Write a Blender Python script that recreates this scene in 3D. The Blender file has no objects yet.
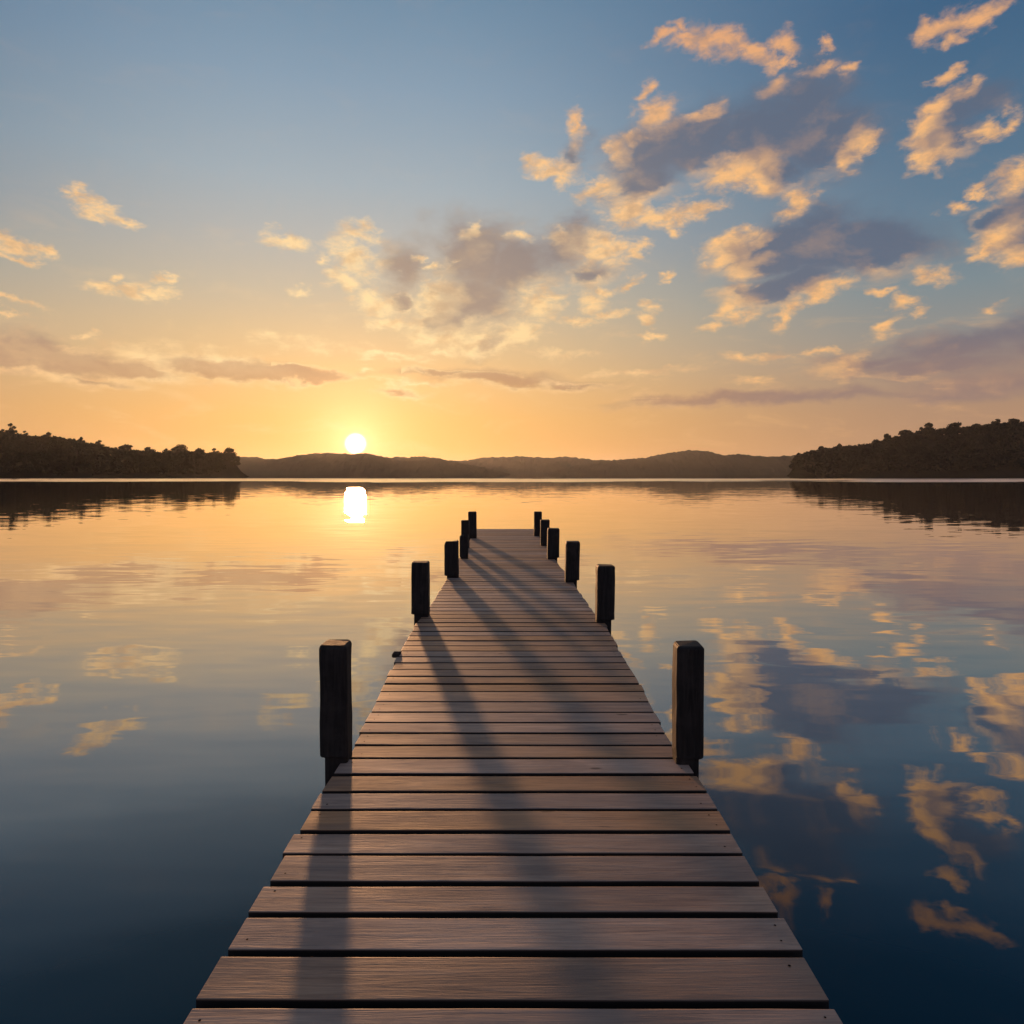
import bpy, bmesh, math, random
from mathutils import Vector, Matrix, noise as mnoise

random.seed(7)
S = bpy.context.scene
C = S.collection
R = math.radians

# ------------------------------------------------------------------ frame of reference
F = 700.0            # focal length in photo pixels
HX, HY = 512.0, 474.0   # where straight ahead and the horizon fall in the photo
CAM_Z = 1.6          # eye height above the deck
WATER_Z = -0.55
SUN_AZ, SUN_EL = -12.6, 2.42     # degrees, from +Y towards +X / above the horizon


def lerp_table(tab, v):
    if v <= tab[0][0]:
        return tab[0][1]
    for (a, b), (c, d) in zip(tab, tab[1:]):
        if v <= c:
            return b + (d - b) * (v - a) / (c - a)
    return tab[-1][1]


# ------------------------------------------------------------------ object helpers
def tag(o, label=None, cat=None, group=None, kind=None):
    if label: o['label'] = label
    if cat: o['category'] = cat
    if group: o['group'] = group
    if kind: o['kind'] = kind
    return o


def empty(name, loc=(0, 0, 0), rz=0):
    o = bpy.data.objects.new(name, None)
    C.objects.link(o)
    o.location = loc
    o.rotation_euler = (0, 0, rz)
    o.empty_display_size = 0.3
    return o


def link_mesh(name, me, mat, parent=None, loc=(0, 0, 0), smooth=False):
    o = bpy.data.objects.new(name, me)
    if mat: me.materials.append(mat)
    C.objects.link(o)
    o.location = loc
    if parent: o.parent = parent
    if smooth:
        me.polygons.foreach_set('use_smooth', [True] * len(me.polygons))
    return o


def from_bm(name, bm, mat, parent=None, loc=(0, 0, 0), smooth=False):
    me = bpy.data.meshes.new(name)
    bm.normal_update()
    bm.to_mesh(me)
    bm.free()
    return link_mesh(name, me, mat, parent, loc, smooth)


def from_py(name, verts, faces, mat, parent=None, loc=(0, 0, 0), smooth=False):
    me = bpy.data.meshes.new(name)
    me.from_pydata(verts, [], faces)
    me.update()
    return link_mesh(name, me, mat, parent, loc, smooth)


# ------------------------------------------------------------------ node helper
class G:
    def __init__(s, tree):
        s.t = tree
        s.x = 0

    def n(s, typ, **kw):
        nd = s.t.nodes.new(typ)
        s.x += 20
        nd.location = (s.x, 0)
        for k, v in kw.items():
            setattr(nd, k, v)
        return nd

    def put(s, sock, v):
        if isinstance(v, bpy.types.NodeSocket):
            s.t.links.new(v, sock)
        elif v is not None:
            if sock.type == 'RGBA' and len(v) == 3:
                v = (*v, 1)
            sock.default_value = v

    def m(s, op, a, b=None, c=None, clamp=False):
        nd = s.n('ShaderNodeMath', operation=op, use_clamp=clamp)
        for i, v in enumerate((a, b, c)):
            s.put(nd.inputs[i], v)
        return nd.outputs[0]

    def v(s, op, a, b=None, scale=None):
        nd = s.n('ShaderNodeVectorMath', operation=op)
        s.put(nd.inputs[0], a)
        if b is not None: s.put(nd.inputs[1], b)
        if scale is not None: s.put(nd.inputs['Scale'], scale)
        return nd.outputs['Value'] if op in ('LENGTH', 'DOT_PRODUCT', 'DISTANCE') else nd.outputs[0]

    def xyz(s, v):
        nd = s.n('ShaderNodeSeparateXYZ')
        s.put(nd.inputs[0], v)
        return nd.outputs

    def comb(s, x, y, z):
        nd = s.n('ShaderNodeCombineXYZ')
        for i, q in enumerate((x, y, z)):
            s.put(nd.inputs[i], q)
        return nd.outputs[0]

    def noise(s, vec, scale, detail=4, rough=0.55, dist=0.0, col=False):
        nd = s.n('ShaderNodeTexNoise')
        s.put(nd.inputs['Vector'], vec)
        nd.inputs['Scale'].default_value = scale
        nd.inputs['Detail'].default_value = detail
        nd.inputs['Roughness'].default_value = rough
        nd.inputs['Distortion'].default_value = dist
        return nd.outputs['Color'] if col else nd.outputs['Fac']

    def map(s, vec, loc=(0, 0, 0), rot=(0, 0, 0), scale=(1, 1, 1), typ='POINT'):
        nd = s.n('ShaderNodeMapping', vector_type=typ)
        s.put(nd.inputs['Vector'], vec)
        nd.inputs['Location'].default_value = loc
        nd.inputs['Rotation'].default_value = rot
        nd.inputs['Scale'].default_value = scale
        return nd.outputs[0]

    def rng(s, v, a, b, c=0.0, d=1.0, smooth=True):
        nd = s.n('ShaderNodeMapRange', interpolation_type='SMOOTHSTEP' if smooth else 'LINEAR')
        s.put(nd.inputs[0], v)
        for i, q in enumerate((a, b, c, d)):
            s.put(nd.inputs[i + 1], q)
        return nd.outputs[0]

    def mix(s, f, a, b, blend='MIX'):
        nd = s.n('ShaderNodeMix', data_type='RGBA', blend_type=blend)
        s.put(nd.inputs[0], f)
        s.put(nd.inputs[6], a)
        s.put(nd.inputs[7], b)
        return nd.outputs[2]

    def ramp(s, f, stops, interp='LINEAR'):
        nd = s.n('ShaderNodeValToRGB')
        s.put(nd.inputs[0], f)
        cr = nd.color_ramp
        cr.interpolation = interp
        while len(cr.elements) < len(stops):
            cr.elements.new(0.5)
        for e, (p, c) in zip(cr.elements, stops):
            e.position = p
            e.color = (*c, 1) if len(c) == 3 else c
        return nd.outputs[0]


def lin(r, g, b, k=1.0):
    f = lambda u: (u / 255 / 12.92 if u / 255 <= 0.04045 else ((u / 255 + 0.055) / 1.055) ** 2.4) * k
    return (f(r), f(g), f(b))


def material(name):
    m = bpy.data.materials.new(name)
    m.use_nodes = True
    g = G(m.node_tree)
    bsdf = m.node_tree.nodes['Principled BSDF']
    return m, g, bsdf


# ================================================================== SKY
# clouds: (photo x, photo y, radius x, radius y, tilt in degrees, weight)
LIT = [
    (72, 193, 16, 8, -30, 1), (98, 210, 44, 10, -22, 1), (124, 222, 20, 6, -8, 1),
    (12, 242, 32, 9, -15, 1), (42, 250, 20, 7, -15, 1), (18, 257, 20, 5, -12, 1),
    (104, 288, 22, 7, -5, 1), (130, 294, 24, 8, -15, 1), (156, 292, 26, 8, 0, 1), (163, 279, 15, 5, 5, 1), (110, 276, 10, 4, 0, 1),
    (10, 302, 26, 5, 0, 1), (15, 312, 17, 4, 0, .9), (85, 336, 18, 5, 5, .9),
    (286, 241, 27, 10, -8, 1),
    (50, 362, 110, 22, -3, .8), (150, 360, 60, 20, -3, .8), (215, 362, 70, 16, -6, .7),
    (362, 232, 27, 10, -8, 1), (352, 258, 32, 22, -30, 1), (345, 283, 24, 11, -10, 1), (372, 302, 28, 16, -35, 1),
    (388, 324, 30, 10, -10, 1), (300, 291, 18, 6, 5, 1), (322, 262, 10, 7, 0, .9), (272, 337, 22, 9, 0, .8), (305, 345, 55, 9, 0, .6),
    (470, 231, 15, 6, 30, 1.1), (433, 265, 9, 5, 20, 1), (420, 256, 6, 4, 0, 1), (436, 300, 24, 22, 40, .9),
    (540, 302, 28, 22, 0, 1.1), (518, 333, 38, 14, 20, 1), (478, 345, 48, 16, 0, 1), (440, 338, 40, 14, 0, 1),
    (602, 250, 40, 19, -10, 1.1), (634, 253, 20, 10, 10, 1.1), (560, 238, 15, 7, 0, .9), (520, 236, 12, 6, 0, .9),
    (628, 283, 18, 6, 10, 1), (596, 302, 22, 13, -10, 1), (580, 320, 20, 6, -5, 1), (606, 290, 12, 8, 0, 1), (608, 316, 20, 7, 0, 1),
    (650, 307, 15, 9, 0, 1), (645, 322, 14, 7, -10, 1), (655, 337, 18, 4, 0, .9), (667, 281, 10, 4, 25, .9),
    (576, 124, 12, 20, -15, 1), (546, 170, 22, 12, -10, 1.1), (562, 177, 22, 10, -15, 1),
    (647, 92, 11, 11, 0, 1), (655, 115, 24, 16, 0, 1.1), (634, 135, 9, 7, -30, 1), (618, 152, 12, 14, 0, 1),
    (598, 190, 30, 10, 15, 1), (625, 210, 36, 13, 0, 1.1), (657, 216, 52, 13, 3, 1.1), (702, 208, 32, 8, 10, 1), (672, 230, 12, 7, -20, 1),
    (735, 174, 38, 13, 10, 1.1), (762, 182, 32, 11, -15, 1.1), (797, 198, 24, 9, 15, 1.1), (788, 210, 16, 7, 0, 1),
    (856, 148, 15, 20, -25, 1), (846, 162, 16, 10, 20, 1),
    (664, 37, 22, 5, 5, 1), (688, 45, 28, 9, -10, 1), (720, 42, 36, 17, -15, 1.1), (754, 53, 30, 10, -10, 1.1), (786, 45, 18, 15, -20, 1), (782, 62, 18, 8, 15, 1), (680, 27, 16, 6, -20, .9),
    (777, 85, 20, 8, 20, 1), (822, 66, 20, 6, 0, 1), (848, 67, 12, 6, 0, 1), (826, 43, 10, 6, 0, .9), (703, 112, 24, 6, 15, 1),
    (952, 26, 38, 13, 5, 1.1), (978, 20, 34, 11, 10, 1.1), (928, 28, 14, 9, -30, 1), (950, 40, 16, 7, 0, 1), (940, 79, 20, 6, 5, 1),
    (924, 126, 24, 16, 35, 1.1), (940, 106, 28, 9, 30, 1.1), (928, 150, 22, 22, 20, 1.1), (968, 92, 16, 7, 25, 1), (990, 130, 22, 8, -5, 1), (1003, 124, 16, 8, 25, 1),
    (1012, 178, 30, 16, 20, 1.1), (980, 192, 12, 6, 0, 1), (1002, 240, 26, 20, 20, 1.1), (985, 250, 18, 7, 20, 1.1), (1018, 260, 24, 12, 0, 1),
    (950, 207, 15, 6, 0, .9), (936, 275, 22, 12, -5, 1.1), (885, 290, 15, 5, 0, 1), (898, 305, 18, 10, 20, 1), (920, 315, 15, 9, 20, 1), (884, 328, 22, 9, 25, 1), (990, 308, 16, 5, 10, .9),
    (735, 240, 34, 10, 15, 1.1), (722, 258, 30, 7, 18, 1), (740, 270, 18, 14, -20, 1), (752, 262, 20, 6, 10, .8), (760, 240, 16, 5, 20, .8),
    (820, 291, 44, 10, 12, 1), (790, 304, 18, 13, 40, 1), (780, 320, 10, 12, 20, .9), (730, 310, 24, 13, 10, 1), (710, 326, 16, 6, 5, .9), (744, 318, 24, 9, 0, .9),
    (740, 357, 20, 7, -10, .8), (770, 355, 22, 6, 0, .7), (820, 353, 26, 6, 0, .9), (850, 365, 22, 9, 35, .8), (748, 383, 30, 6, 0, .7),
    (385, 357, 60, 5, -3, .9), (365, 370, 14, 4, 0, .9), (405, 383, 46, 4, 0, .8), (440, 355, 40, 5, 5, .8),
    (640, 372, 70, 5, 2, .6), (560, 352, 40, 6, -4, .6),
]
GREY = [
    (480, 258, 60, 34, -8, 1), (522, 265, 55, 26, 15, 1.1), (565, 245, 38, 22, 30, 1.1), (574, 231, 22, 13, 45, .9), (590, 272, 32, 12, 0, .8),
    (468, 303, 55, 30, 20, 1), (446, 322, 30, 20, 0, 1), (490, 345, 24, 10, 20, .9), (408, 270, 22, 26, 0, .9), (398, 300, 18, 12, 20, .9),
    (570, 156, 22, 13, 50, .7),
    (660, 150, 60, 30, 15, 1), (700, 140, 62, 34, 5, 1.1), (765, 132, 75, 36, 10, 1.2), (805, 105, 48, 30, 20, 1), (645, 180, 42, 20, 10, 1), (825, 140, 50, 34, 20, 1.1), (780, 172, 34, 20, 0, .9),
    (805, 250, 92, 28, 0, 1.6), (868, 243, 70, 30, -8, 1.5), (792, 283, 60, 16, 12, 1.3), (770, 290, 44, 11, 0, 1), (905, 255, 40, 16, 0, .6), (825, 222, 46, 18, 0, .9),
    (962, 110, 42, 22, 25, 1), (988, 98, 28, 17, 0, .9), (955, 138, 30, 18, 0, 1), (1005, 214, 34, 16, 0, 1.1), (1030, 200, 30, 20, 0, 1), (1024, 240, 26, 18, 0, 1),
    (965, 344, 110, 18, 5, 1), (935, 364, 100, 14, 0, .9), (880, 360, 66, 11, 0, .8), (1040, 335, 80, 22, 4, 1), (1000, 380, 90, 14, 0, .8),
    (748, 399, 135, 8, 1, 1), (690, 402, 70, 6, 0, .8), (840, 395, 80, 6, 0, .8), (960, 392, 90, 8, 0, .6),
    (45, 356, 90, 18, -5, 1.5), (0, 352, 66, 17, 0, 1.4), (125, 366, 64, 10, -6, 1.2), (225, 367, 66, 11, -8, 1.4), (288, 375, 66, 9, 6, 1.4), (250, 378, 30, 7, 0, 1), (90, 379, 46, 5, -3, .7),
    (500, 378, 70, 10, -4, .9), (440, 370, 46, 5, 0, .7), (570, 384, 50, 5, 0, .6), (400, 392, 30, 4, 0, .6),
]


def ang(px, py):
    az = math.atan((px - HX) / F)
    el = math.atan((HY - py) / F * math.cos(az))
    return az, el


LIT_N, LIT_LO, LIT_HI = 2.0, -0.18, 1.0
GREY_N, GREY_LO, GREY_HI = 1.4, -0.30, 0.80


def build_world():
    w = bpy.data.worlds.new('World')
    S.world = w
    w.use_nodes = True
    nt = w.node_tree
    g = G(nt)
    bg = nt.nodes['Background']
    tc = g.n('ShaderNodeTexCoord')
    D = g.v('NORMALIZE', tc.outputs['Generated'])
    x, y, z = g.xyz(D)
    az = g.m('ARCTAN2', x, y)
    el = g.m('ARCSINE', z)
    # --- clear sky: colour by elevation, on the sun's side and away from it
    e = g.m('MULTIPLY', g.m('MAXIMUM', el, 0.0), 1 / R(90))
    dg = lambda d: d / 90.0
    sunside = g.ramp(e, [
        (0.0, lin(240, 168, 92)), (dg(1.8), lin(246, 178, 96)), (dg(4.5), lin(249, 188, 108)), (dg(7.8), lin(244, 196, 132)),
        (dg(11), lin(228, 196, 150)), (dg(14.2), lin(206, 192, 168)), (dg(18), lin(186, 187, 183)),
        (dg(22), lin(168, 183, 192)), (dg(28.5), lin(141, 166, 187)), (dg(35), lin(112, 145, 172)),
        (dg(50), lin(108, 138, 170)), (1.0, lin(100, 126, 160))])
    offside = g.ramp(e, [
        (0.0, lin(192, 146, 112)), (dg(2), lin(190, 146, 114)), (dg(4.5), lin(182, 144, 117)), (dg(7), lin(170, 146, 128)),
        (dg(10), lin(150, 149, 145)), (dg(13), lin(130, 146, 153)), (dg(18), lin(100, 129, 152)),
        (dg(24), lin(80, 115, 145)), (dg(30), lin(62, 102, 138)), (dg(50), lin(72, 106, 144)), (1.0, lin(96, 124, 158))])
    antisun = g.ramp(e, [
        (0.0, lin(112, 106, 122)), (dg(8), lin(140, 124, 132)), (dg(20), lin(126, 128, 146)), (dg(45), lin(104, 124, 156)), (1.0, lin(98, 125, 158))])
    sa = R(SUN_AZ)
    hl = g.m('MAXIMUM', g.m('SQRT', g.m('ADD', g.m('MULTIPLY', x, x), g.m('MULTIPLY', y, y))), 1e-4)
    ch = g.m('DIVIDE', g.m('ADD', g.m('MULTIPLY', x, math.sin(sa)), g.m('MULTIPLY', y, math.cos(sa))), hl)
    dif = g.m('ARCCOSINE', g.m('MINIMUM', g.m('MAXIMUM', ch, -1.0), 1.0))
    off = g.rng(dif, R(4), R(47), smooth=True)
    sky = g.mix(off, sunside, offside)
    sky = g.mix(g.rng(dif, R(60), R(130)), sky, antisun)
    # physically based sky underneath
    ns = g.n('ShaderNodeTexSky', sky_type='NISHITA')
    ns.sun_disc = False
    ns.sun_elevation = R(SUN_EL)
    ns.sun_rotation = R(SUN_AZ)
    nish = g.v('SCALE', ns.outputs[0], scale=0.05)
    sky = g.mix(0.12, sky, nish)
    # --- sun direction and its glow in the air
    se = R(SUN_EL)
    sd = (math.sin(sa) * math.cos(se), math.cos(sa) * math.cos(se), math.sin(se))
    sunang = g.m('ARCCOSINE', g.m('MINIMUM', g.v('DOT_PRODUCT', D, sd), 1.0))

    # --- clouds
    P = g.comb(az, el, 0.0)
    st = g.map(P, scale=(1.0, 1.7, 1.0), rot=(0, 0, R(-8)))
    warp = g.v('SUBTRACT', g.noise(st, 20, 6, 0.6, 0, True), (0.5, 0.5, 0.5))
    warp = g.v('MULTIPLY', warp, (0.075, 0.045, 0.0))
    Pw = g.v('ADD', P, warp)
    Pg = g.v('ADD', P, g.v('MULTIPLY', g.v('SUBTRACT', g.noise(st, 11, 6, 0.6, 0, True), (0.5, 0.5, 0.5)), (0.085, 0.05, 0.0)))
    nf = g.noise(g.map(P, scale=(1.0, 2.0, 1.0), rot=(0, 0, R(-14))), 34, 8, 0.64, 0.5)
    ns2 = g.noise(st, 15, 5, 0.55, 0.2)
    nl = g.noise(g.map(P, scale=(1.0, 6.0, 1.0)), 16, 4, 0.55, 0.3)

    wx, wy, _ = g.xyz(Pw)
    gx, gy, _ = g.xyz(Pg)

    def prep(blobs, reach):
        out = []
        for (px, py, rx, ry, rot, wt) in blobs:
            a, b = ang(px, py)
            k = max(math.cos(a) ** 2, .75)
            sx, sy = rx / F * k, ry / F * max(math.cos(a), .8)
            c, q = math.cos(R(rot)), math.sin(R(rot))
            bx = reach * math.hypot(sx * c, sy * q) + .03
            by = reach * math.hypot(sx * q, sy * c) + .02
            out.append((a, b, sx, sy, rot, wt, bx, by))
        return out
    lit_b, grey_b = prep(LIT, 1.6), prep([(x_, y_, rx_ * 1.14, ry_ * 1.12, r_, w_ * 1.1) for x_, y_, rx_, ry_, r_, w_ in GREY], 1.5)

    def field(g, blobs, cx, cy, dep, box):
        # dep only chains the nodes in order, so that few values are alive at a time
        acc = None
        i = 0
        for (a, b, sx, sy, rot, wt, bx, by) in blobs:
            if a + bx < box[0] or a - bx > box[1] or b + by < box[2] or b - by > box[3]:
                continue
            if i % 6 == 0:
                cur = g.comb(cx, cy, dep if acc is None else acc)
            i += 1
            mp = g.map(cur, loc=(a, b, 0), rot=(0, 0, R(rot)), scale=(sx, sy, 1e7), typ='TEXTURE')
            va = g.m('MULTIPLY_ADD', g.v('LENGTH', mp), -wt, wt)
            acc = va if acc is None else g.m('MAXIMUM', acc, va)
        return acc

    low = g.rng(el, R(4), R(12))                       # near the horizon clouds lie in flat bands
    nmix = g.m('ADD', g.m('MULTIPLY', nf, low), g.m('MULTIPLY', nl, g.m('SUBTRACT', 1.0, low)))
    nn = g.m('SUBTRACT', nmix, 0.5)
    ng = g.m('SUBTRACT', ns2, 0.5)
    # thin veils anywhere
    veil = g.rng(g.noise(g.map(P, scale=(1.0, 3.2, 1.0), rot=(0, 0, R(6))), 9, 5, 0.6, 0.6), 0.5, 0.8)
    veil = g.m('MULTIPLY', veil, g.rng(el, R(9), R(22), 0.3, 0.04))
    near = g.rng(sunang, R(4), R(40))
    litc = g.mix(near, lin(255, 226, 170), lin(253, 192, 124))
    litc = g.mix(g.m('MULTIPLY', g.rng(el, R(20), R(34)), near), litc, lin(232, 168, 118))
    shade = g.mix(near, lin(222, 176, 124), lin(176, 142, 122))
    litc = g.mix(g.m('MULTIPLY', g.rng(g.noise(st, 30, 4, 0.55, 0.2), 0.42, 0.68), 0.65), litc, shade)
    gryc = g.mix(near, lin(172, 148, 128), lin(94, 106, 126))
    gryc = g.mix(g.rng(el, R(6), R(12)), g.mix(g.rng(sunang, R(8), R(40)), lin(196, 146, 102), lin(146, 122, 116)), gryc)
    gryc = g.mix(g.m('MULTIPLY', g.rng(ns2, 0.48, 0.75), 0.24), gryc, litc)
    clear = g.mix(veil, sky, litc)
    # --- glow around the sun and the disc itself
    g1 = g.m('MULTIPLY', g.m('POWER', 2.718, g.m('MULTIPLY', g.m('DIVIDE', sunang, R(7.0)), -1.0)), 0.30)
    g2 = g.m('MULTIPLY', g.m('POWER', 2.718, g.m('MULTIPLY', g.m('DIVIDE', sunang, R(2.1)), -1.0)), 1.0)
    disc = g.m('MULTIPLY', g.rng(sunang, R(0.98), R(0.40)), 4.0)
    glow = g.v('ADD', g.v('SCALE', (1.0, 0.56, 0.22), scale=g1), g.v('SCALE', (1.0, 0.58, 0.32), scale=g2))
    glow = g.v('ADD', glow, g.v('SCALE', (1.0, 0.86, 0.55), scale=disc))

    def background(col):
        b_ = g.n('ShaderNodeBackground')
        g.put(b_.inputs['Color'], g.v('ADD', col, glow))
        return b_.outputs[0]

    given = [('wx', wx), ('wy', wy), ('gx', gx), ('gy', gy), ('nf', nf), ('nn', nn), ('ng', ng), ('clear', clear), ('gryc', gryc), ('litc', litc), ('warm', g.m('MULTIPLY_ADD', low, 0.36, 0.03)), ('glow', glow)]

    def tile(box):
        # one patch of sky as a node group of its own
        gt = bpy.data.node_groups.new('sky_patch', 'ShaderNodeTree')
        for nm, so_ in given:
            gt.interface.new_socket(nm, in_out='INPUT', socket_type='NodeSocketFloat' if so_.type == 'VALUE' else ('NodeSocketVector' if so_.type == 'VECTOR' else 'NodeSocketColor'))
        gt.interface.new_socket('sky', in_out='OUTPUT', socket_type='NodeSocketShader')
        k = G(gt)
        gi = k.n('NodeGroupInput').outputs
        fl = field(k, lit_b, gi['wx'], gi['wy'], gi['nf'], box)
        fg = field(k, grey_b, gi['gx'], gi['gy'], gi['nf'] if fl is None else fl, box)
        body = gi['clear']
        if fg is not None:
            ag = k.rng(k.m('MULTIPLY_ADD', gi['ng'], GREY_N, fg), GREY_LO, GREY_HI)
            gc = gi['gryc']
            if fl is not None:      # the dark cores warm up towards the lit flanks
                gc = k.mix(k.m('MULTIPLY', k.rng(k.m('MULTIPLY_ADD', gi['ng'], 1.2, fl), -0.55, 0.45), gi['warm']), gc, gi['litc'])
            # the flank turned to the sun catches its light
            ca, ce = (box[0] + box[1]) / 2, (box[2] + box[3]) / 2
            dx, dy = R(SUN_AZ) - ca, R(SUN_EL) - 0.05 - ce
            dl_ = math.hypot(dx, dy) / 0.030
            fg2 = field(k, grey_b, k.m('ADD', gi['gx'], dx / dl_), k.m('ADD', gi['gy'], dy / dl_), fg, box)
            gd = k.m('MULTIPLY_ADD', gi['nn'], 1.3, fg)
            if fg2 is not None:
                face = k.rng(k.m('SUBTRACT', fg, fg2), 0.05, 0.55)
                rim = k.m('MULTIPLY', face, k.m('SUBTRACT', 1.0, k.rng(gd, 0.12, 0.62)))
                gc = k.mix(k.m('MULTIPLY', rim, 0.9), gc, gi['litc'])
            body = k.mix(k.m('MULTIPLY', ag, 0.92), body, gc)
        if fl is not None:
            al = k.rng(k.m('MULTIPLY_ADD', gi['nn'], LIT_N, fl), LIT_LO, LIT_HI)
            if fg is not None:
                al = k.m('MULTIPLY', al, k.m('SUBTRACT', 1.0, k.m('MULTIPLY', k.rng(k.m('MULTIPLY_ADD', gi['ng'], 1.0, fg), 0.15, 0.8), 0.9)))
            body = k.mix(k.m('MULTIPLY', al, 0.92), body, gi['litc'])
        b_ = k.n('ShaderNodeBackground')
        k.put(b_.inputs['Color'], k.v('ADD', body, gi['glow']))
        go_ = k.n('NodeGroupOutput')
        k.put(go_.inputs['sky'], b_.outputs[0])
        gn = g.n('ShaderNodeGroup', node_tree=gt)
        for nm, so_ in given:
            g.put(gn.inputs[nm], so_)
        return gn.outputs['sky']

    def choose(f, a_, b_):
        if a_ is None or b_ is None: return a_ or b_
        mx = g.n('ShaderNodeMixShader')
        g.put(mx.inputs[0], f)
        nt.links.new(a_, mx.inputs[1])
        nt.links.new(b_, mx.inputs[2])
        return mx.outputs[0]

    # the sky is worked out patch by patch, so that each direction only pays for the clouds near it
    azs = [R(q) for q in (-46, -30, -19, -9, 1, 10, 18, 26, 34, 50)]
    els = [R(q) for q in (-3, 6, 12, 18, 25, 40)]
    cols = []
    for i in range(len(azs) - 1):
        cells = [tile((azs[i], azs[i + 1], els[j], els[j + 1])) for j in range(len(els) - 1)]
        cur = cells[-1]
        for j in range(len(cells) - 2, -1, -1):
            cur = choose(g.m('GREATER_THAN', el, els[j + 1]), cells[j], cur)
        cols.append(cur)
    cur = cols[-1]
    for i in range(len(cols) - 2, -1, -1):
        cur = choose(g.m('GREATER_THAN', az, azs[i + 1]), cols[i], cur)
    plain = background(clear)
    inside = g.m('MULTIPLY', g.m('LESS_THAN', g.m('ABSOLUTE', g.m('SUBTRACT', az, R(2))), R(48)), g.m('LESS_THAN', g.m('ABSOLUTE', el), els[-1]))
    cur = choose(inside, plain, cur)
    nt.nodes.remove(bg)
    nt.links.new(cur, nt.nodes['World Output'].inputs['Surface'])


build_world()

sun = bpy.data.lights.new('sun', 'SUN')
sun.energy = 5.0
sun.angle = R(1.7)
sun.color = (1.0, 0.50, 0.22)
so = bpy.data.objects.new('sun', sun)
C.objects.link(so)
_d = Vector((math.sin(R(SUN_AZ)) * math.cos(R(SUN_EL)), math.cos(R(SUN_AZ)) * math.cos(R(SUN_EL)), math.sin(R(SUN_EL))))
so.rotation_euler = (-_d).to_track_quat('-Z', 'Y').to_euler()
so.location = (-40, 180, 60)

# ================================================================== CAMERA
cd = bpy.data.cameras.new('camera')
cam = bpy.data.objects.new('camera', cd)
C.objects.link(cam)
cam.location = (0, 0, CAM_Z)
cam.rotation_euler = (R(90), 0, 0)
cd.sensor_width = 36
cd.lens = 36 * F / 1024
cd.shift_y = -(512 - HY) / 1024
cd.clip_start = 0.05
cd.clip_end = 30000
S.camera = cam
S.view_settings.view_transform = 'Standard'
S.view_settings.look = 'None'
S.view_settings.exposure = 0
S.view_settings.gamma = 1
S.view_settings.use_curve_mapping = False

# ================================================================== MATERIALS
def mat_water():
    m, g, b = material('lake_water')
    nt = m.node_tree
    geo = g.n('ShaderNodeNewGeometry')
    P = geo.outputs['Position']
    x, y, z = g.xyz(P)
    # slopes of the surface: long low swell plus fine ripple, crests lying across the view
    def slopes(sc, rot, amp, det=2):
        n_ = g.noise(g.map(P, scale=sc, rot=(0, 0, R(rot))), 1.0, det, 0.5, 0.2, True)
        return g.v('MULTIPLY', g.v('SUBTRACT', n_, (0.5, 0.5, 0.5)), amp)
    lanes = g.rng(g.noise(g.map(P, scale=(0.0035, 0.035, 1), rot=(0, 0, R(3))), 1.0, 4, 0.55, 0.3), 0.5, 0.72)
    # water ruffled by the breeze in a strip along the far shore
    wob = g.m('MULTIPLY', g.m('SUBTRACT', g.noise(g.map(P, scale=(0.01, 0.01, 1)), 1.0, 5, 0.65), 0.5), 130)
    yw = g.m('ADD', y, wob)
    ruf = g.m('MULTIPLY', g.m('GREATER_THAN', yw, 195), g.m('LESS_THAN', yw, 335))
    ruf = g.m('MULTIPLY', ruf, g.rng(g.noise(g.map(P, scale=(0.012, 0.05, 1)), 1.0, 3, 0.55), 0.3, 0.55, 0.8, 1.0))
    ruf = g.m('MULTIPLY', ruf, g.m('GREATER_THAN', g.noise(g.map(P, scale=(0.006, 0.02, 1), loc=(3.7, 0, 0)), 1.0, 5, 0.65), 0.43))
    calm = g.rng(y, 40, 220, 1.0, 0.3)
    chop = g.m('MULTIPLY_ADD', lanes, 0.6, 1.0)
    s1 = slopes((0.16, 0.55, 1), 5, (0.008, 0.018, 0))
    s2 = g.v('SCALE', slopes((0.7, 2.6, 1), -8, (0.012, 0.034, 0)), scale=chop)
    s3 = g.v('ADD', slopes((0.5, 1.6, 1), 12, (0.05, 0.09, 0)), (0.0, -0.08, 0.0))
    sl = g.v('ADD', g.v('SCALE', g.v('ADD', s1, s2), scale=calm), g.v('SCALE', s3, scale=ruf))
    nrm = g.v('NORMALIZE', g.v('ADD', sl, (0.0, 0.0, 1.0)))
    cosi = g.m('ABSOLUTE', g.v('DOT_PRODUCT', geo.outputs['Incoming'], nrm))
    fres = g.ramp(cosi, [(0.0, (1, 1, 1)), (0.06, (.93,) * 3), (0.12, (.8,) * 3), (0.19, (.66,) * 3), (0.31, (.42,) * 3),
                         (0.42, (.18,) * 3), (0.52, (.058,) * 3), (0.62, (.02,) * 3), (1.0, (.02,) * 3)])
    gl = g.n('ShaderNodeBsdfGlossy')
    g.put(gl.inputs['Color'], g.ramp(cosi, [(0.0, (1.0, .97, .93)), (0.15, (1.0, .96, .93)), (0.3, (.97, .95, .94)), (1.0, (1.0, .93, .88))]))
    gl.inputs['Roughness'].default_value = 0.006
    g.put(gl.inputs['Normal'], nrm)
    df = g.n('ShaderNodeBsdfDiffuse')
    df.inputs['Color'].default_value = (0.0003, 0.028, 0.046, 1)
    mx = g.n('ShaderNodeMixShader')
    g.put(mx.inputs[0], fres)
    nt.links.new(df.outputs[0], mx.inputs[1])
    nt.links.new(gl.outputs[0], mx.inputs[2])
    nt.links.new(mx.outputs[0], nt.nodes['Material Output'].inputs['Surface'])
    nt.nodes.remove(b)
    return m


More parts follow.
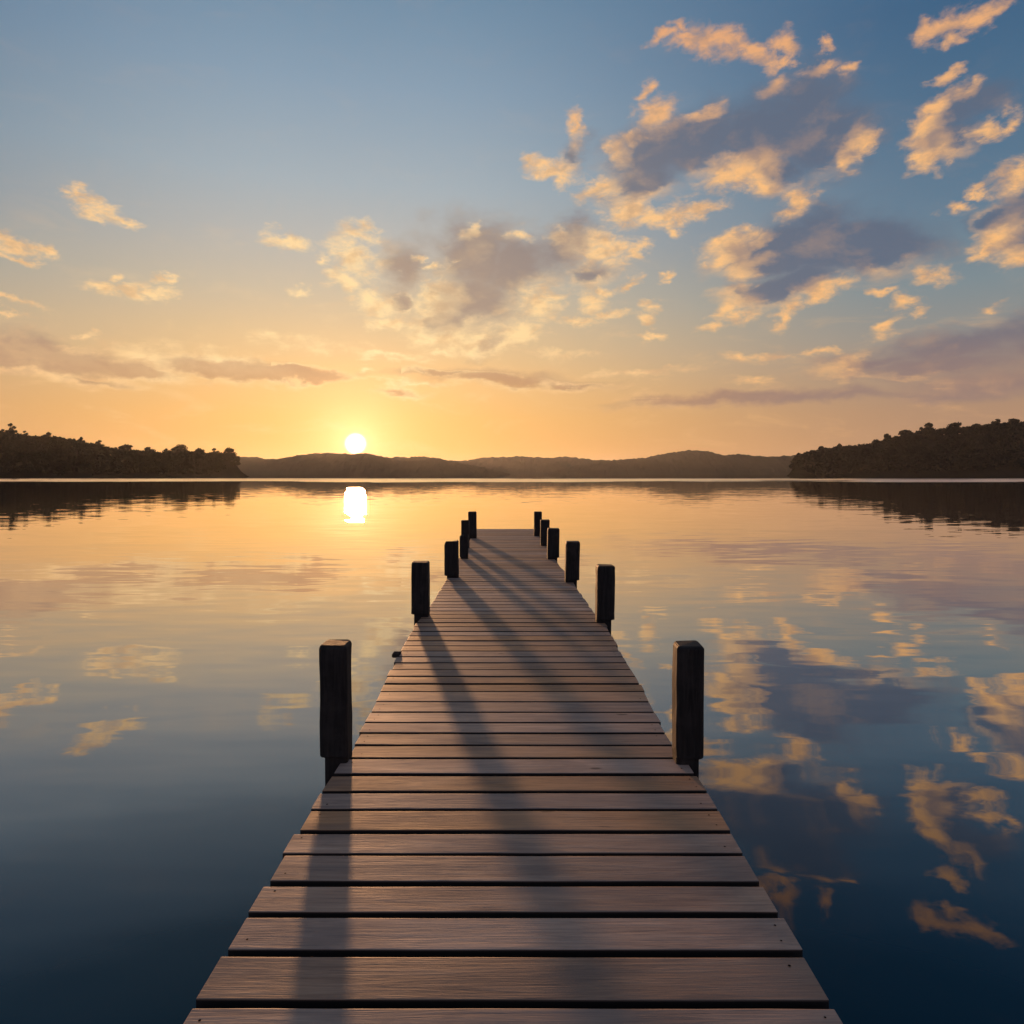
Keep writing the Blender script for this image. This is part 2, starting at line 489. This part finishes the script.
def mat_deck():
    m, g, b = material('weathered_boards')
    tc = g.n('ShaderNodeTexCoord')
    geo = g.n('ShaderNodeNewGeometry')
    rnd = geo.outputs['Random Per Island']
    P = g.v('ADD', tc.outputs['Object'], g.comb(g.m('MULTIPLY', rnd, 37.0), 0.0, g.m('MULTIPLY', rnd, 11.0)))
    grain = g.noise(g.map(P, scale=(1.6, 34, 34)), 1.0, 7, 0.62, 1.2)
    fine = g.noise(g.map(P, scale=(7, 190, 190)), 1.0, 4, 0.6, 0.4)
    blot = g.noise(g.map(P, scale=(1.1, 4.5, 4.5)), 1.0, 5, 0.6, 0.8)
    wear = g.noise(g.map(P, scale=(0.9, 1.3, 1)), 1.3, 3, 0.5, 0.5)
    c = g.ramp(grain, [(0.22, (0.19, 0.092, 0.056)), (0.45, (0.42, 0.205, 0.108)), (0.62, (0.51, 0.265, 0.148)), (0.8, (0.60, 0.345, 0.205))])
    c = g.mix(g.m('MULTIPLY', g.rng(fine, 0.5, 0.75), 0.55), c, (0.10, 0.058, 0.042), 'MIX')
    c = g.mix(g.m('MULTIPLY', g.rng(blot, 0.38, 0.68), 0.68), c, (0.185, 0.112, 0.084))
    c = g.mix(g.m('MULTIPLY', g.rng(wear, 0.4, 0.75), 0.35), c, (0.44, 0.28, 0.20))
    hs = g.n('ShaderNodeHueSaturation')
    g.put(hs.inputs['Value'], g.m('MULTIPLY_ADD', rnd, 0.5, 0.76))
    g.put(hs.inputs['Saturation'], g.m('MULTIPLY_ADD', g.m('FRACT', g.m('MULTIPLY', rnd, 7.3)), 0.35, 0.8))
    g.put(hs.inputs['Color'], c)
    # knots
    vo = g.n('ShaderNodeTexVoronoi')
    g.put(vo.inputs['Vector'], g.v('ADD', g.map(P, scale=(1.0, 3.2, 3.2)), g.v('SCALE', g.noise(P, 9, 2, 0.5, 0, True), scale=0.06)))
    vo.inputs['Scale'].default_value = 1.5
    kn = g.rng(vo.outputs['Distance'], 0.075, 0.03)
    col = g.mix(g.m('MULTIPLY', kn, 0.75), hs.outputs[0], (0.03, 0.02, 0.016))
    # shade of the gaps painted in: upright board sides coloured near black
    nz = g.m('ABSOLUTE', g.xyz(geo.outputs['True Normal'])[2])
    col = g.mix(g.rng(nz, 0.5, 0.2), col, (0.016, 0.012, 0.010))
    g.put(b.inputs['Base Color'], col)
    g.put(b.inputs['Roughness'], g.m('MULTIPLY_ADD', blot, 0.28, g.m('MULTIPLY_ADD', fine, 0.14, 0.44)))
    b.inputs['Specular IOR Level'].default_value = 0.4
    bp = g.n('ShaderNodeBump')
    bp.inputs['Strength'].default_value = 0.4
    bp.inputs['Distance'].default_value = 0.004
    g.put(bp.inputs['Height'], g.m('ADD', g.m('MULTIPLY', grain, 0.8), g.m('ADD', g.m('MULTIPLY', fine, 0.5), g.m('MULTIPLY', blot, 0.6))))
    g.put(b.inputs['Normal'], bp.outputs[0])
    return m


def mat_post():
    m, g, b = material('tarred_timber')
    tc = g.n('ShaderNodeTexCoord')
    inf = g.n('ShaderNodeObjectInfo')
    P = g.v('ADD', tc.outputs['Object'], g.comb(g.m('MULTIPLY', inf.outputs['Random'], 13.0), 0.0, g.m('MULTIPLY', inf.outputs['Random'], 5.0)))
    grain = g.noise(g.map(P, scale=(40, 40, 2.2)), 1.0, 6, 0.6, 0.8)
    blot = g.noise(P, 6, 4, 0.6)
    c = g.ramp(grain, [(0.3, (0.006, 0.0045, 0.004)), (0.5, (0.018, 0.014, 0.012)), (0.75, (0.034, 0.026, 0.022))])
    c = g.mix(g.m('MULTIPLY', g.rng(blot, 0.45, 0.75), 0.4), c, (0.06, 0.048, 0.042))
    g.put(b.inputs['Base Color'], c)
    b.inputs['Roughness'].default_value = 0.72
    b.inputs['Specular IOR Level'].default_value = 0.3
    bp = g.n('ShaderNodeBump')
    bp.inputs['Strength'].default_value = 0.6
    bp.inputs['Distance'].default_value = 0.006
    g.put(bp.inputs['Height'], g.m('ADD', grain, g.m('MULTIPLY', blot, 0.5)))
    g.put(b.inputs['Normal'], bp.outputs[0])
    return m


def mat_simple(name, c1, c2, scale=3.0, rough=0.85, spec=0.0):
    m, g, b = material(name)
    tc = g.n('ShaderNodeTexCoord')
    n = g.noise(tc.outputs['Object'], scale, 4, 0.6)
    g.put(b.inputs['Base Color'], g.ramp(n, [(0.3, c1), (0.7, c2)]))
    b.inputs['Roughness'].default_value = rough
    b.inputs['Specular IOR Level'].default_value = spec
    return m


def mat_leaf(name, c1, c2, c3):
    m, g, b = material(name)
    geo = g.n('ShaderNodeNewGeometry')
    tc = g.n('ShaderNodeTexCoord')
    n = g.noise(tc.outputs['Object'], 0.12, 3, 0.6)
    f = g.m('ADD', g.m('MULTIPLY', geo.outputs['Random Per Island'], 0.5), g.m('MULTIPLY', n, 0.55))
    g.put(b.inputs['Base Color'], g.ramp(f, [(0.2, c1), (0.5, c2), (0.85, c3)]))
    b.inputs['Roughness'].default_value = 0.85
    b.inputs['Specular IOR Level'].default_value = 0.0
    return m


M_WATER = mat_water()
M_DECK = mat_deck()
M_POST = mat_post()
M_BEAM = mat_simple('dark_beam_timber', (0.035, 0.026, 0.021), (0.075, 0.056, 0.045), 9)
M_IRON = mat_simple('rusty_nail_iron', (0.012, 0.009, 0.008), (0.035, 0.022, 0.016), 300, 0.6)
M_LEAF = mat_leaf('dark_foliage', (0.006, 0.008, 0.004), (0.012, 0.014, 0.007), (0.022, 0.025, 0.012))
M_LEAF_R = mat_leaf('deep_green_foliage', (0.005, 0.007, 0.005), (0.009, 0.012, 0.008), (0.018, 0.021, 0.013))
M_BARK = mat_simple('bark', (0.03, 0.023, 0.018), (0.06, 0.047, 0.037), 2)
M_EARTH = mat_simple('shore_earth', (0.010, 0.010, 0.007), (0.02, 0.018, 0.012), 0.1)
M_HILL = mat_simple('wooded_hillside', (0.014, 0.016, 0.008), (0.022, 0.023, 0.013), 0.05)

# ================================================================== WATER
def build_water():
    xs, ys = 9000, 9000
    v = [(-xs, -400, WATER_Z), (xs, -400, WATER_Z), (xs, ys, WATER_Z), (-xs, ys, WATER_Z)]
    o = from_py('lake', v, [(0, 1, 2, 3)], M_WATER)
    tag(o, 'calm lake mirroring the sunset sky around the jetty', 'water', kind='structure')


build_water()

# ================================================================== JETTY
LEFT = [(-8, -.955), (2.1, -.956), (3.55, -.964), (3.75, -.955), (3.97, -.918), (4.14, -.931), (4.6, -.95), (5.5, -.982), (6.1, -1.0), (7.6, -1.03), (8.2, -.985),
        (10.5, -.99), (15, -1.02), (20.6, -1.02)]
RIGHT = [(-8, .97), (2.1, .971), (3.55, .986), (3.9, .972), (4.1, .942), (4.6, .955), (5.5, .981), (6.1, .97), (7.4, 1.0), (8.2, .94),
         (10.3, .9), (13.2, .80), (15.7, .75), (18, .69), (20.6, .66)]


def box_bm(bm, pts, zb, zt):
    lo = [bm.verts.new((x, y, zb)) for x, y in pts]
    hi = [bm.verts.new((x, y, zt)) for x, y in pts]
    fs = [bm.faces.new(hi), bm.faces.new(lo[::-1])]
    n = len(pts)
    for i in range(n):
        fs.append(bm.faces.new((lo[i], lo[(i + 1) % n], hi[(i + 1) % n], hi[i])))
    return fs


def build_jetty():
    root = empty('jetty', (0, 0, 0))
    tag(root, 'straight brown board jetty running out over the lake between two rows of dark posts', 'jetty')
    rd = random.Random(3)
    # near edges of the boards, measured along the deck
    edges = [2.131, 2.356, 2.558, 2.751, 2.957, 3.147, 3.347, 3.540, 3.745, 3.955, 4.14, 4.336, 4.52, 4.716, 4.93, 5.16, 5.36, 5.545]
    e = 2.131
    back = []
    while e > -6:
        e -= 0.202 + rd.uniform(-.008, .008)
        back.append(e)
    edges = back[::-1] + edges
    while edges[-1] < 20.3:
        edges.append(edges[-1] + 0.200 + rd.uniform(-.014, .014))
    bm = bmesh.new()
    nails = []
    for a, b in zip(edges, edges[1:]):
        gap = 0.027 if a < 3.9 else 0.023
        gap += rd.uniform(-.006, .009) + (.018 if a > 5 and rd.random() < .25 else 0)
        y0, y1 = a, b - gap
        jl, jr = rd.uniform(-.009, .009), rd.uniform(-.009, .009)
        sk = rd.uniform(-.004, .004)
        zt = rd.uniform(-.0011, .0011)
        tilt = rd.uniform(-.0006, .0006)
        mid = (y0 + y1) / 2
        xl0 = lerp_table(LEFT, y0) + jl
        xr0 = lerp_table(RIGHT, y0) + jr
        xl1 = lerp_table(LEFT, y1) + jl if y0 < 3.7 or y0 > 4.6 else xl0 + .002
        xr1 = lerp_table(RIGHT, y1) + jr if y0 < 3.7 or y0 > 4.6 else xr0 - .002
        nseg = 9
        # board with a very slight bow along its length
        bow = rd.uniform(-.0008, .0008)
        top0, top1, bot0, bot1 = [], [], [], []
        for i in range(nseg + 1):
            t = i / nseg
            zz = zt + bow * math.sin(math.pi * t) + tilt * (t - .5) * 2
            w0 = rd.uniform(-.0012, .0012)
            x0 = xl0 + (xr0 - xl0) * t
            x1 = xl1 + (xr1 - xl1) * t
            top0.append(bm.verts.new((x0, y0 + sk * (t - .5) + w0, zz)))
            top1.append(bm.verts.new((x1, y1 + sk * (t - .5) + w0, zz)))
            bot0.append(bm.verts.new((x0, y0 + sk * (t - .5) + w0, zz - .045)))
            bot1.append(bm.verts.new((x1, y1 + sk * (t - .5) + w0, zz - .045)))
        for i in range(nseg):
            bm.faces.new((top0[i], top0[i + 1], top1[i + 1], top1[i]))
            bm.faces.new((bot0[i], bot1[i], bot1[i + 1], bot0[i + 1]))
            bm.faces.new((bot0[i], bot0[i + 1], top0[i + 1], top0[i]))
            bm.faces.new((top1[i], top1[i + 1], bot1[i + 1], bot1[i]))
        if y0 > 1.4:
            for sx in (-1, 1):
                for fy in (.27, .74):
                    if rd.random() < .6:
                        nails.append(((xl0 + .055 if sx < 0 else xr0 - .055) + rd.uniform(-.012, .012), y0 + (y1 - y0) * fy + rd.uniform(-.01, .01), zt + .0016 + abs(tilt)))
        bm.faces.new((top0[0], top1[0], bot1[0], bot0[0]))
        bm.faces.new((top0[-1], bot0[-1], bot1[-1], top1[-1]))
    bm.normal_update()
    sharp = [ed for ed in bm.edges if len(ed.link_faces) == 2 and ed.calc_face_angle(0) > 1.0]
    bmesh.ops.bevel(bm, geom=sharp, offset=0.0045, segments=2, profile=0.6, affect='EDGES')
    for (nx_, ny_, nz_) in nails:       # sunken iron nail heads
        r_ = rd.uniform(.0035, .0052)
        f_ = bm.faces.new([bm.verts.new((nx_ + r_ * math.cos(q * math.pi / 4), ny_ + r_ * math.sin(q * math.pi / 4), nz_)) for q in range(8)])
        f_.material_index = 1
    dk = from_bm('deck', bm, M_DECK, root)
    dk.data.materials.append(M_IRON)

    # bearers under the boards, running the length of the jetty
    for f in (-.62, 0.0, .62):
        bm = bmesh.new()
        pts_l, pts_r = [], []
        ys = [-6 + 26.2 * i / 26 for i in range(27)]
        for y in ys:
            c = (lerp_table(LEFT, y) + lerp_table(RIGHT, y)) / 2
            hw = (lerp_table(RIGHT, y) - lerp_table(LEFT, y)) / 2
            xc = c + f * hw
            pts_l.append((xc - .045, y))
            pts_r.append((xc + .045, y))
        box_bm(bm, pts_l[::-1] + pts_r, -.245, -.058)
        bmesh.ops.recalc_face_normals(bm, faces=bm.faces[:])
        from_bm('bearer', bm, M_BEAM, root)
    # round piles carrying the bearers down into the lake
    for y in (-4.3, -.2, 3.7, 7.5, 10.5, 13.0, 15.5, 17.6, 19.8):
        for f in (-.62, .62):
            c = (lerp_table(LEFT, y) + lerp_table(RIGHT, y)) / 2
            hw = (lerp_table(RIGHT, y) - lerp_table(LEFT, y)) / 2
            bm = bmesh.new()
            n, rings = 14, 7
            vs = []
            for k in range(rings):
                z = -.248 - k * 0.35
                rr = .085 + .006 * math.sin(k * 2.1 + y)
                vs.append([bm.verts.new((c + f * hw + rr * math.cos(2 * math.pi * i / n), y + rr * math.sin(2 * math.pi * i / n), z)) for i in range(n)])
            for k in range(rings - 1):
                for i in range(n):
                    bm.faces.new((vs[k][i], vs[k][(i + 1) % n], vs[k + 1][(i + 1) % n], vs[k + 1][i]))
            bm.faces.new(vs[0][::-1])
            bm.faces.new(vs[-1])
            bmesh.ops.recalc_face_normals(bm, faces=bm.faces[:])
            from_bm('pile', bm, M_BEAM, root, smooth=True)

    # posts: x from, x to, near face distance, top height, wear
    posts = [
        (-1.064, -.912, 3.86, .650, 1, None), (.905, 1.055, 3.84, .655, 2, None),
        (-1.125, -.936, 7.80, .612, 3, None), (.912, 1.102, 7.50, .61, 4, None),
        (-1.04, -.83, 10.75, .565, 5, 'square post with a chipped top corner'), (.79, .995, 10.30, .60, 6, None),
        (-.99, -.83, 13.2, .44, 7, 'short broken stump of a post'), (.665, .886, 13.1, .575, 8, None),
        (-1.10, -.925, 15.1, .60, 9, None), (.640, .845, 15.6, .575, 10, None),
        (-1.09, -.885, 17.4, .66, 11, None), (.567, .77, 18.0, .63, 12, None),
    ]
    for (xa, xb, yd, zt, sd, lab) in posts:
        pr = random.Random(100 + sd)
        w = xb - xa
        dp = w * pr.uniform(.92, 1.04)
        bm = bmesh.new()
        ch = w * .09
        ringz = [-.30, .030, .036, .10, .22, .34, .46, .56, zt - .018, zt]
        ringz = [q for q in ringz if q <= zt - .018 or q == zt]
        ringz = sorted(set(ringz))
        rings = []
        lean = (pr.uniform(-.012, .012), pr.uniform(-.012, .012))
        for z in ringz:
            t = z / zt
            s = 1.0
            if z < .035: s = .84
            if z == zt: s = .90
            hw, hd = w / 2 * s, dp / 2 * s
            cc = ch * s
            pts = [(-hw + cc, -hd), (hw - cc, -hd), (hw, -hd + cc), (hw, hd - cc), (hw - cc, hd), (-hw + cc, hd), (-hw, hd - cc), (-hw, -hd + cc)]
            ring = []
            for (px, py) in pts:
                jx, jy = pr.uniform(-.0028, .0028), pr.uniform(-.0028, .0028)
                zz = z + (pr.uniform(-.004, .004) if z > .5 * zt else 0)
                if z < .035: px -= math.copysign(w * .075, xa + w)
                ring.append(bm.verts.new((px + jx + lean[0] * (t - .2), py + jy + lean[1] * t, zz)))
            rings.append(ring)
        for ra, rb in zip(rings, rings[1:]):
            for i in range(8):
                bm.faces.new((ra[i], ra[(i + 1) % 8], rb[(i + 1) % 8], rb[i]))
        bm.faces.new(rings[0][::-1])
        bm.faces.new(rings[-1])
        if sd == 5:      # chipped corner
            for ring in rings[-2:]:
                for i in (5, 6, 7):
                    ring[i].co.z -= .035
        if sd == 7:      # ragged break
            for i in range(8):
                rings[-1][i].co.z += pr.uniform(-.03, .02)
        bmesh.ops.recalc_face_normals(bm, faces=bm.faces[:])
        sharp = [ed for ed in bm.edges if len(ed.link_faces) == 2 and ed.calc_face_angle(0) > .5]
        bmesh.ops.bevel(bm, geom=sharp, offset=.004, segments=2, affect='EDGES')
        o = from_bm('post', bm, M_POST, root, ((xa + xb) / 2, yd + dp / 2, 0))
        if lab: o['label'] = lab
    # little dark mooring block on the left edge
    bm = bmesh.new()
    box_bm(bm, [(-.035, -.05), (.035, -.05), (.035, .05), (-.035, .05)], .0, .035)
    bmesh.ops.bevel(bm, geom=bm.edges[:], offset=.006, segments=2, affect='EDGES')
    from_bm('mooring_block', bm, M_BEAM, root, (-1.025, 6.22, -.022))


build_jetty()

# ================================================================== SHORES, WOODS AND HILLS
LEFT_SKY = [(-420, 402), (-250, 410), (-120, 420), (-40, 428), (0, 431), (30, 434.5), (48, 434), (67, 437.5), (90, 441), (105, 446), (133, 449), (158, 450.5), (185, 449), (205, 452.5), (231, 451), (237, 456), (243, 466), (252, 474)]
RIGHT_SKY = [(786, 474), (791, 464), (795, 455), (809, 450), (823, 448), (837, 445.5), (856, 444.5), (876, 441.5), (894, 436), (915, 431), (933, 428.5), (945, 427.5), (965, 426), (976, 425), (998, 422), (1024, 421), (1080, 414), (1180, 402), (1300, 396), (1450, 400)]
HILL_A = [(120, 470), (170, 463), (215, 458), (239, 457), (255, 457.5), (264, 460), (280, 459.7), (305, 455.7), (325, 453.7), (350, 454.9), (370, 454.7), (389, 458.7), (414, 457.7), (434, 458.7), (447, 461), (465, 465), (490, 470), (510, 474)]
HILL_B = [(390, 474), (420, 468), (447, 462), (469, 461), (489, 458), (514, 457), (539, 458), (569, 458), (594, 460.7), (618, 461.5), (640, 465), (670, 470), (690, 474)]
HILL_C = [(545, 474), (580, 466), (600, 461.5), (618, 460.7), (643, 458.7), (663, 454.7), (688, 451), (708, 452), (720, 455.7), (740, 454.8), (758, 456.7), (768, 457.4), (793, 456.6), (830, 457), (900, 458), (960, 466), (1010, 474)]


def ridge_height(tab, X, Yr):
    px = HX + F * X / Yr
    y = lerp_table(tab, px)
    return max(0.0, CAM_Z + (HY - y) / F * Yr - WATER_Z)


def prof(s):
    # cross-section of a hill from the waterline (0) over the ridge (.4) to the back (1)
    if s < .4:
        t = s / .4
        return math.sin(t * math.pi / 2) ** .75
    t = (s - .4) / .6
    return math.cos(t * math.pi / 2)


def hill(name, tab, D, W, label, step, amp, sc, mat, sub=0.0):
    Yr = D + .4 * W
    x0 = (tab[0][0] - HX) / F * Yr
    x1 = (tab[-1][0] - HX) / F * Yr
    nx = int((x1 - x0) / step)
    ny = 26
    vs, fs = [], []
    for j in range(ny + 1):
        s = j / ny
        for i in range(nx + 1):
            X = x0 + (x1 - x0) * i / nx
            H = max(0.0, ridge_height(tab, X * Yr / max(Yr, D + s * W), Yr) - sub)
            shore = 14 * mnoise.noise((X * .012, D * .1, 3.1)) * (1 - s)
            Y = D + s * W + shore
            z = H * prof(s)
            if z > .5 and amp > 0:
                q = mnoise.fractal((X * sc, Y * sc, 1.7), .9, 2.1, 4)
                q2 = abs(mnoise.noise((X * sc * 2.3, Y * sc * 2.3, 4.2)))
                z += amp * (q * .6 + (0.5 - q2) * .7) * min(1, H / 12)
            vs.append((X, Y, WATER_Z - .4 + max(z, 0) + (.4 if z > .5 else 0)))
    for j in range(ny):
        for i in range(nx):
            a = j * (nx + 1) + i
            fs.append((a, a + 1, a + nx + 2, a + nx + 1))
    o = from_py(name, vs, fs, mat)
    return tag(o, label, 'hill', kind='structure')


hill('hill', HILL_A, 1900, 500, 'low hazy wooded hill directly under the setting sun', 4.0, 8.0, .03, M_HILL)
hill('hill', HILL_B, 2600, 600, 'lowest hazy hill on the far shore straight beyond the end of the jetty', 5.0, 9.0, .025, M_HILL)
hill('hill', HILL_C, 2200, 520, 'hazy hill with a rounded top on the far shore left of the dark right-hand headland', 4.5, 8.0, .03, M_HILL)


# --- foliage: crowns of many small leaf clumps
def add_clump(vs, fs, c, r, flat, n, size, rd):
    for _ in range(n):
        # points in a squashed ball, denser towards its surface
        while True:
            p = Vector((rd.uniform(-1, 1), rd.uniform(-1, 1), rd.uniform(-1, 1)))
            if .25 < p.length < 1: break
        p = Vector((p.x * r, p.y * r, p.z * r * flat)) + c
        nrm = Vector((rd.gauss(0, 1), rd.gauss(0, 1), rd.gauss(0, 1) + .4)).normalized()
        t = nrm.orthogonal().normalized()
        b = nrm.cross(t)
        a = rd.uniform(0, 6.28)
        t, b = t * math.cos(a) + b * math.sin(a), b * math.cos(a) - t * math.sin(a)
        s = size * rd.uniform(.55, 1.25)
        k = len(vs)
        vs.append(p - t * s)
        vs.append(p + b * s * .7 + nrm * s * .15)
        vs.append(p + t * s)
        vs.append(p - b * s * .7 + nrm * s * .15)
        fs.append((k, k + 1, k + 2, k + 3))


def limb(vs, fs, a, b, ra, rb, n=6):
    d = (b - a).normalized()
    t = d.orthogonal().normalized()
    u = d.cross(t)
    k = len(vs)
    for c, r in ((a, ra), (b, rb)):
        for i in range(n):
            an = 2 * math.pi * i / n
            vs.append(c + t * r * math.cos(an) + u * r * math.sin(an))
    for i in range(n):
        fs.append((k + i, k + (i + 1) % n, k + n + (i + 1) % n, k + n + i))
    fs.append(tuple(k + n + i for i in range(n)))


def tree(label, group, loc, h, spread, shape, seed, leaf, leafsize=.62):
    rd = random.Random(seed)
    root = empty('tree', loc)
    tag(root, label, 'tree', group)
    tv, tf, cv, cf = [], [], [], []
    base = Vector((0, 0, -1.0))
    kx = rd.uniform(-.06, .06) * h
    fork = Vector((kx * .6, rd.uniform(-.3, .3), h * (.55 if shape == 'flat' else .38)))
    top = Vector((kx, 0, h * .9))
    r0 = h * .028
    limb(tv, tf, base, fork * .5 + Vector((0, 0, -.2)), r0 * 1.3, r0)
    limb(tv, tf, fork * .5 + Vector((0, 0, -.2)), fork, r0, r0 * .8)
    limb(tv, tf, fork, top, r0 * .7, r0 * .15)
    if shape == 'flat':
        nC, zlo, zhi, fl = 13, .58, .90, .55
    elif shape == 'tall':
        nC, zlo, zhi, fl = 13, .42, .93, .8
    elif shape == 'open':
        nC, zlo, zhi, fl = 10, .5, .92, .55
    else:
        nC, zlo, zhi, fl = 13, .36, .88, .75
    for i in range(nC):
        an = i * 2.4 + rd.uniform(-.5, .5)
        f = rd.uniform(zlo, zhi)
        q = (f - zlo) / (zhi - zlo)
        if shape == 'flat':
            rr = spread * (.85 - .35 * q)
        else:
            rr = spread * math.sqrt(max(.08, 1 - (2 * q - .75) ** 2 / 1.6)) * .72
        rr *= rd.uniform(.55, 1.05)
        c = Vector((kx + rr * math.cos(an), rr * math.sin(an), f * h))
        limb(tv, tf, fork + (top - fork) * rd.uniform(0, .4) * .8, c, r0 * .35, r0 * .1, 5)
        cr = spread * rd.uniform(.32, .5)
        add_clump(cv, cf, c, cr, fl, int(75 if shape != 'open' else 38), leafsize, rd)
    add_clump(cv, cf, Vector((kx, 0, h * .93)), spread * .3, fl, 40, leafsize, rd)
    from_py('trunk', tv, tf, M_BARK, root)
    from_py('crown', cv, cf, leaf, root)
    return root


def wood(name, tab, D, W, xlim, n, hmin, hmax, leaf, label, seed, under, leafsize, drop):
    """ground under the wood plus the mass of trees that cannot be told apart"""
    Yr = D + .4 * W
    hill('shore', tab, D, W, label[0], 5.0, 0, .05, M_EARTH, sub=under)
    rd = random.Random(seed)
    vs, fs = [], []
    xa = (xlim[0] - HX) / F * Yr
    xb = (xlim[1] - HX) / F * Yr
    for k in range(n):
        X = rd.uniform(xa, xb)
        s = rd.choice((rd.uniform(.02, .12), rd.uniform(.02, .42), rd.uniform(.3, .46)))
        H = ridge_height(tab, X, Yr)
        g = max(0, H - under) * prof(s)
        Y = D + s * W + 14 * mnoise.noise((X * .012, D * .1, 3.1)) * (1 - s)
        # height the canopy may reach so that the skyline keeps its outline
        lim = CAM_Z + (HY - lerp_table(tab, HX + F * X / Y)) / F * Y - WATER_Z
        h = min(rd.uniform(hmin, hmax), max(1.5, lim - g + rd.uniform(-1.2, .6) - drop))
        r = h * rd.uniform(.30, .46)
        z = WATER_Z + g
        nc = 3 if s > .12 else 4
        for c in range(nc):
            cc = Vector((X + rd.uniform(-.6, .6) * r, Y + rd.uniform(-.6, .6) * r, z + h * rd.uniform(.2, .84)))
            add_clump(vs, fs, cc, r * rd.uniform(.5, .8), rd.uniform(.55, .9), 22, leafsize, rd)
        if s < .2:       # undergrowth down to the waterline
            for c in range(3):
                cc = Vector((X + rd.uniform(-4, 4), Y + rd.uniform(-4, 1), z + h * rd.uniform(.05, .35)))
                add_clump(vs, fs, cc, h * .28, .8, 16, leafsize, rd)
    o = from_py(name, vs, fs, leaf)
    tag(o, label[1], 'wood', kind='stuff')


wood('wood', LEFT_SKY, 480, 150, (-330, 240), 2600, 7, 12, M_LEAF,
     ('low dark bank under the wood on the left shore', 'dense dark wood stepping down along the left shore to a point'), 11, 6.5, .85, .7)
wood('wood', RIGHT_SKY, 720, 240, (790, 1400), 3600, 9, 16, M_LEAF_R,
     ('steep dark ground of the headland on the right shore', 'dense almost black wood covering the headland on the right shore'), 12, 8.5, 1.3, .9)


def skyline_tree(label, group, px, py, tab, D, W, h, spread, shape, seed, leaf, ls):
    """a tree whose top reaches the photo's skyline at its own real distance"""
    Y = D + .4 * W - 4
    X = (px - HX) / F * Y
    ztop = CAM_Z + (HY - py) / F * Y
    tree(label, group, (X, Y, ztop - h), h, spread, shape, seed, leaf, ls)


GL = 'trees standing out on the left shore skyline'
GR = 'trees standing out on the right headland skyline'
for i, (px, py, h, sp, shp, lab) in enumerate([
    (11, 423, 15, 3.6, 'tall', 'tallest tree on the left shore, its round head rising well above the wood'),
    (3, 429, 12, 3.6, 'round', 'bushy tree just left of the tallest tree on the left shore'),
    (24, 430.5, 11, 2.2, 'open', 'thin ragged tree just right of the tallest tree on the left shore'),
    (49, 432.5, 11, 4.4, 'round', 'wide low crown on the high part of the left shore skyline, over the first dip'),
    (82, 437, 11, 3.4, 'round', 'small round tree on the left shore just above where the skyline steps down'),
    (100, 440, 11, 3.2, 'open', 'leaning tree with a pointed crown at the step in the left shore skyline'),
    (126, 444.5, 11, 5.2, 'flat', 'first broad flat-topped tree right of the step in the left shore skyline'),
    (149, 447, 10, 4.2, 'flat', 'lower flat-topped tree between the two broadest crowns on the left shore'),
    (167, 448.6, 10, 2.8, 'round', 'small dome-shaped tree close on the left of the broadest flat crown'),
    (180, 444.6, 12, 6.2, 'flat', 'broadest flat-topped tree on the left shore, with sky showing under its crown'),
    (199, 448, 11, 4.4, 'flat', 'flat-topped tree next right of the broadest crown on the left shore'),
    (214, 448, 11, 3.2, 'open', 'narrow open tree second from the tip of the left wood'),
    (229, 447.8, 12, 5.0, 'round', 'full round tree at the very tip of the left wood'),
]):
    skyline_tree(lab, GL, px, py, LEFT_SKY, 480, 150, h, sp, shp, 300 + i, M_LEAF, .6)
for i, (px, py, h, sp, shp, lab) in enumerate([
    (799, 453, 12, 4.2, 'round', 'low tree at the left foot of the right headland where it meets the hazy hill'),
    (822, 446.5, 14, 6.0, 'round', 'round tree low on the slope of the right headland'),
    (839, 444, 13, 5.5, 'round', 'second round tree up the slope of the right headland, at the level stretch'),
    (877, 439.8, 14, 6.0, 'round', 'round tree just below the step in the right headland skyline'),
    (888, 433.8, 15, 4.8, 'tall', 'upright tree forming the sharp step halfway up the right headland'),
    (906, 429.8, 15, 7.5, 'flat', 'low flat tree right above the step in the right headland skyline'),
    (921, 427.2, 14, 6.0, 'open', 'windswept tree leaning against the pointed crown on the right headland'),
    (928, 422.8, 18, 6.2, 'tall', 'pointed tree standing highest on the left half of the right headland'),
    (954, 422.6, 16, 8.8, 'flat', 'wide umbrella-shaped tree alone on the crest of the right headland'),
    (976, 423.8, 13, 5.5, 'round', 'small crown between the umbrella-shaped tree and the summit trees'),
    (998, 419.2, 16, 6.5, 'round', 'left one of the two summit trees near the right edge'),
    (1014, 418.8, 16, 7.0, 'flat', 'flat-topped summit tree closest to the right edge'),
]):
    skyline_tree(lab, GR, px, py, RIGHT_SKY, 720, 240, h, sp, shp, 400 + i, M_LEAF_R, .95)

# ================================================================== HAZE
def build_haze():
    m = bpy.data.materials.new('evening_haze')
    m.use_nodes = True
    nt = m.node_tree
    nt.nodes.remove(nt.nodes['Principled BSDF'])
    pv = nt.nodes.new('ShaderNodeVolumePrincipled')
    pv.inputs['Color'].default_value = (0.86, 0.88, 0.90, 1)
    pv.inputs['Density'].default_value = 0.00005
    pv.inputs['Anisotropy'].default_value = 0.55
    nt.links.new(pv.outputs[0], nt.nodes['Material Output'].inputs['Volume'])
    bm = bmesh.new()
    box_bm(bm, [(-9500, -500), (9500, -500), (9500, 9500), (-9500, 9500)], WATER_Z - 1.5, 130)
    o = from_bm('haze', bm, m)
    tag(o, 'thin warm evening haze over the lake and its far shores', 'haze', kind='stuff')


build_haze()
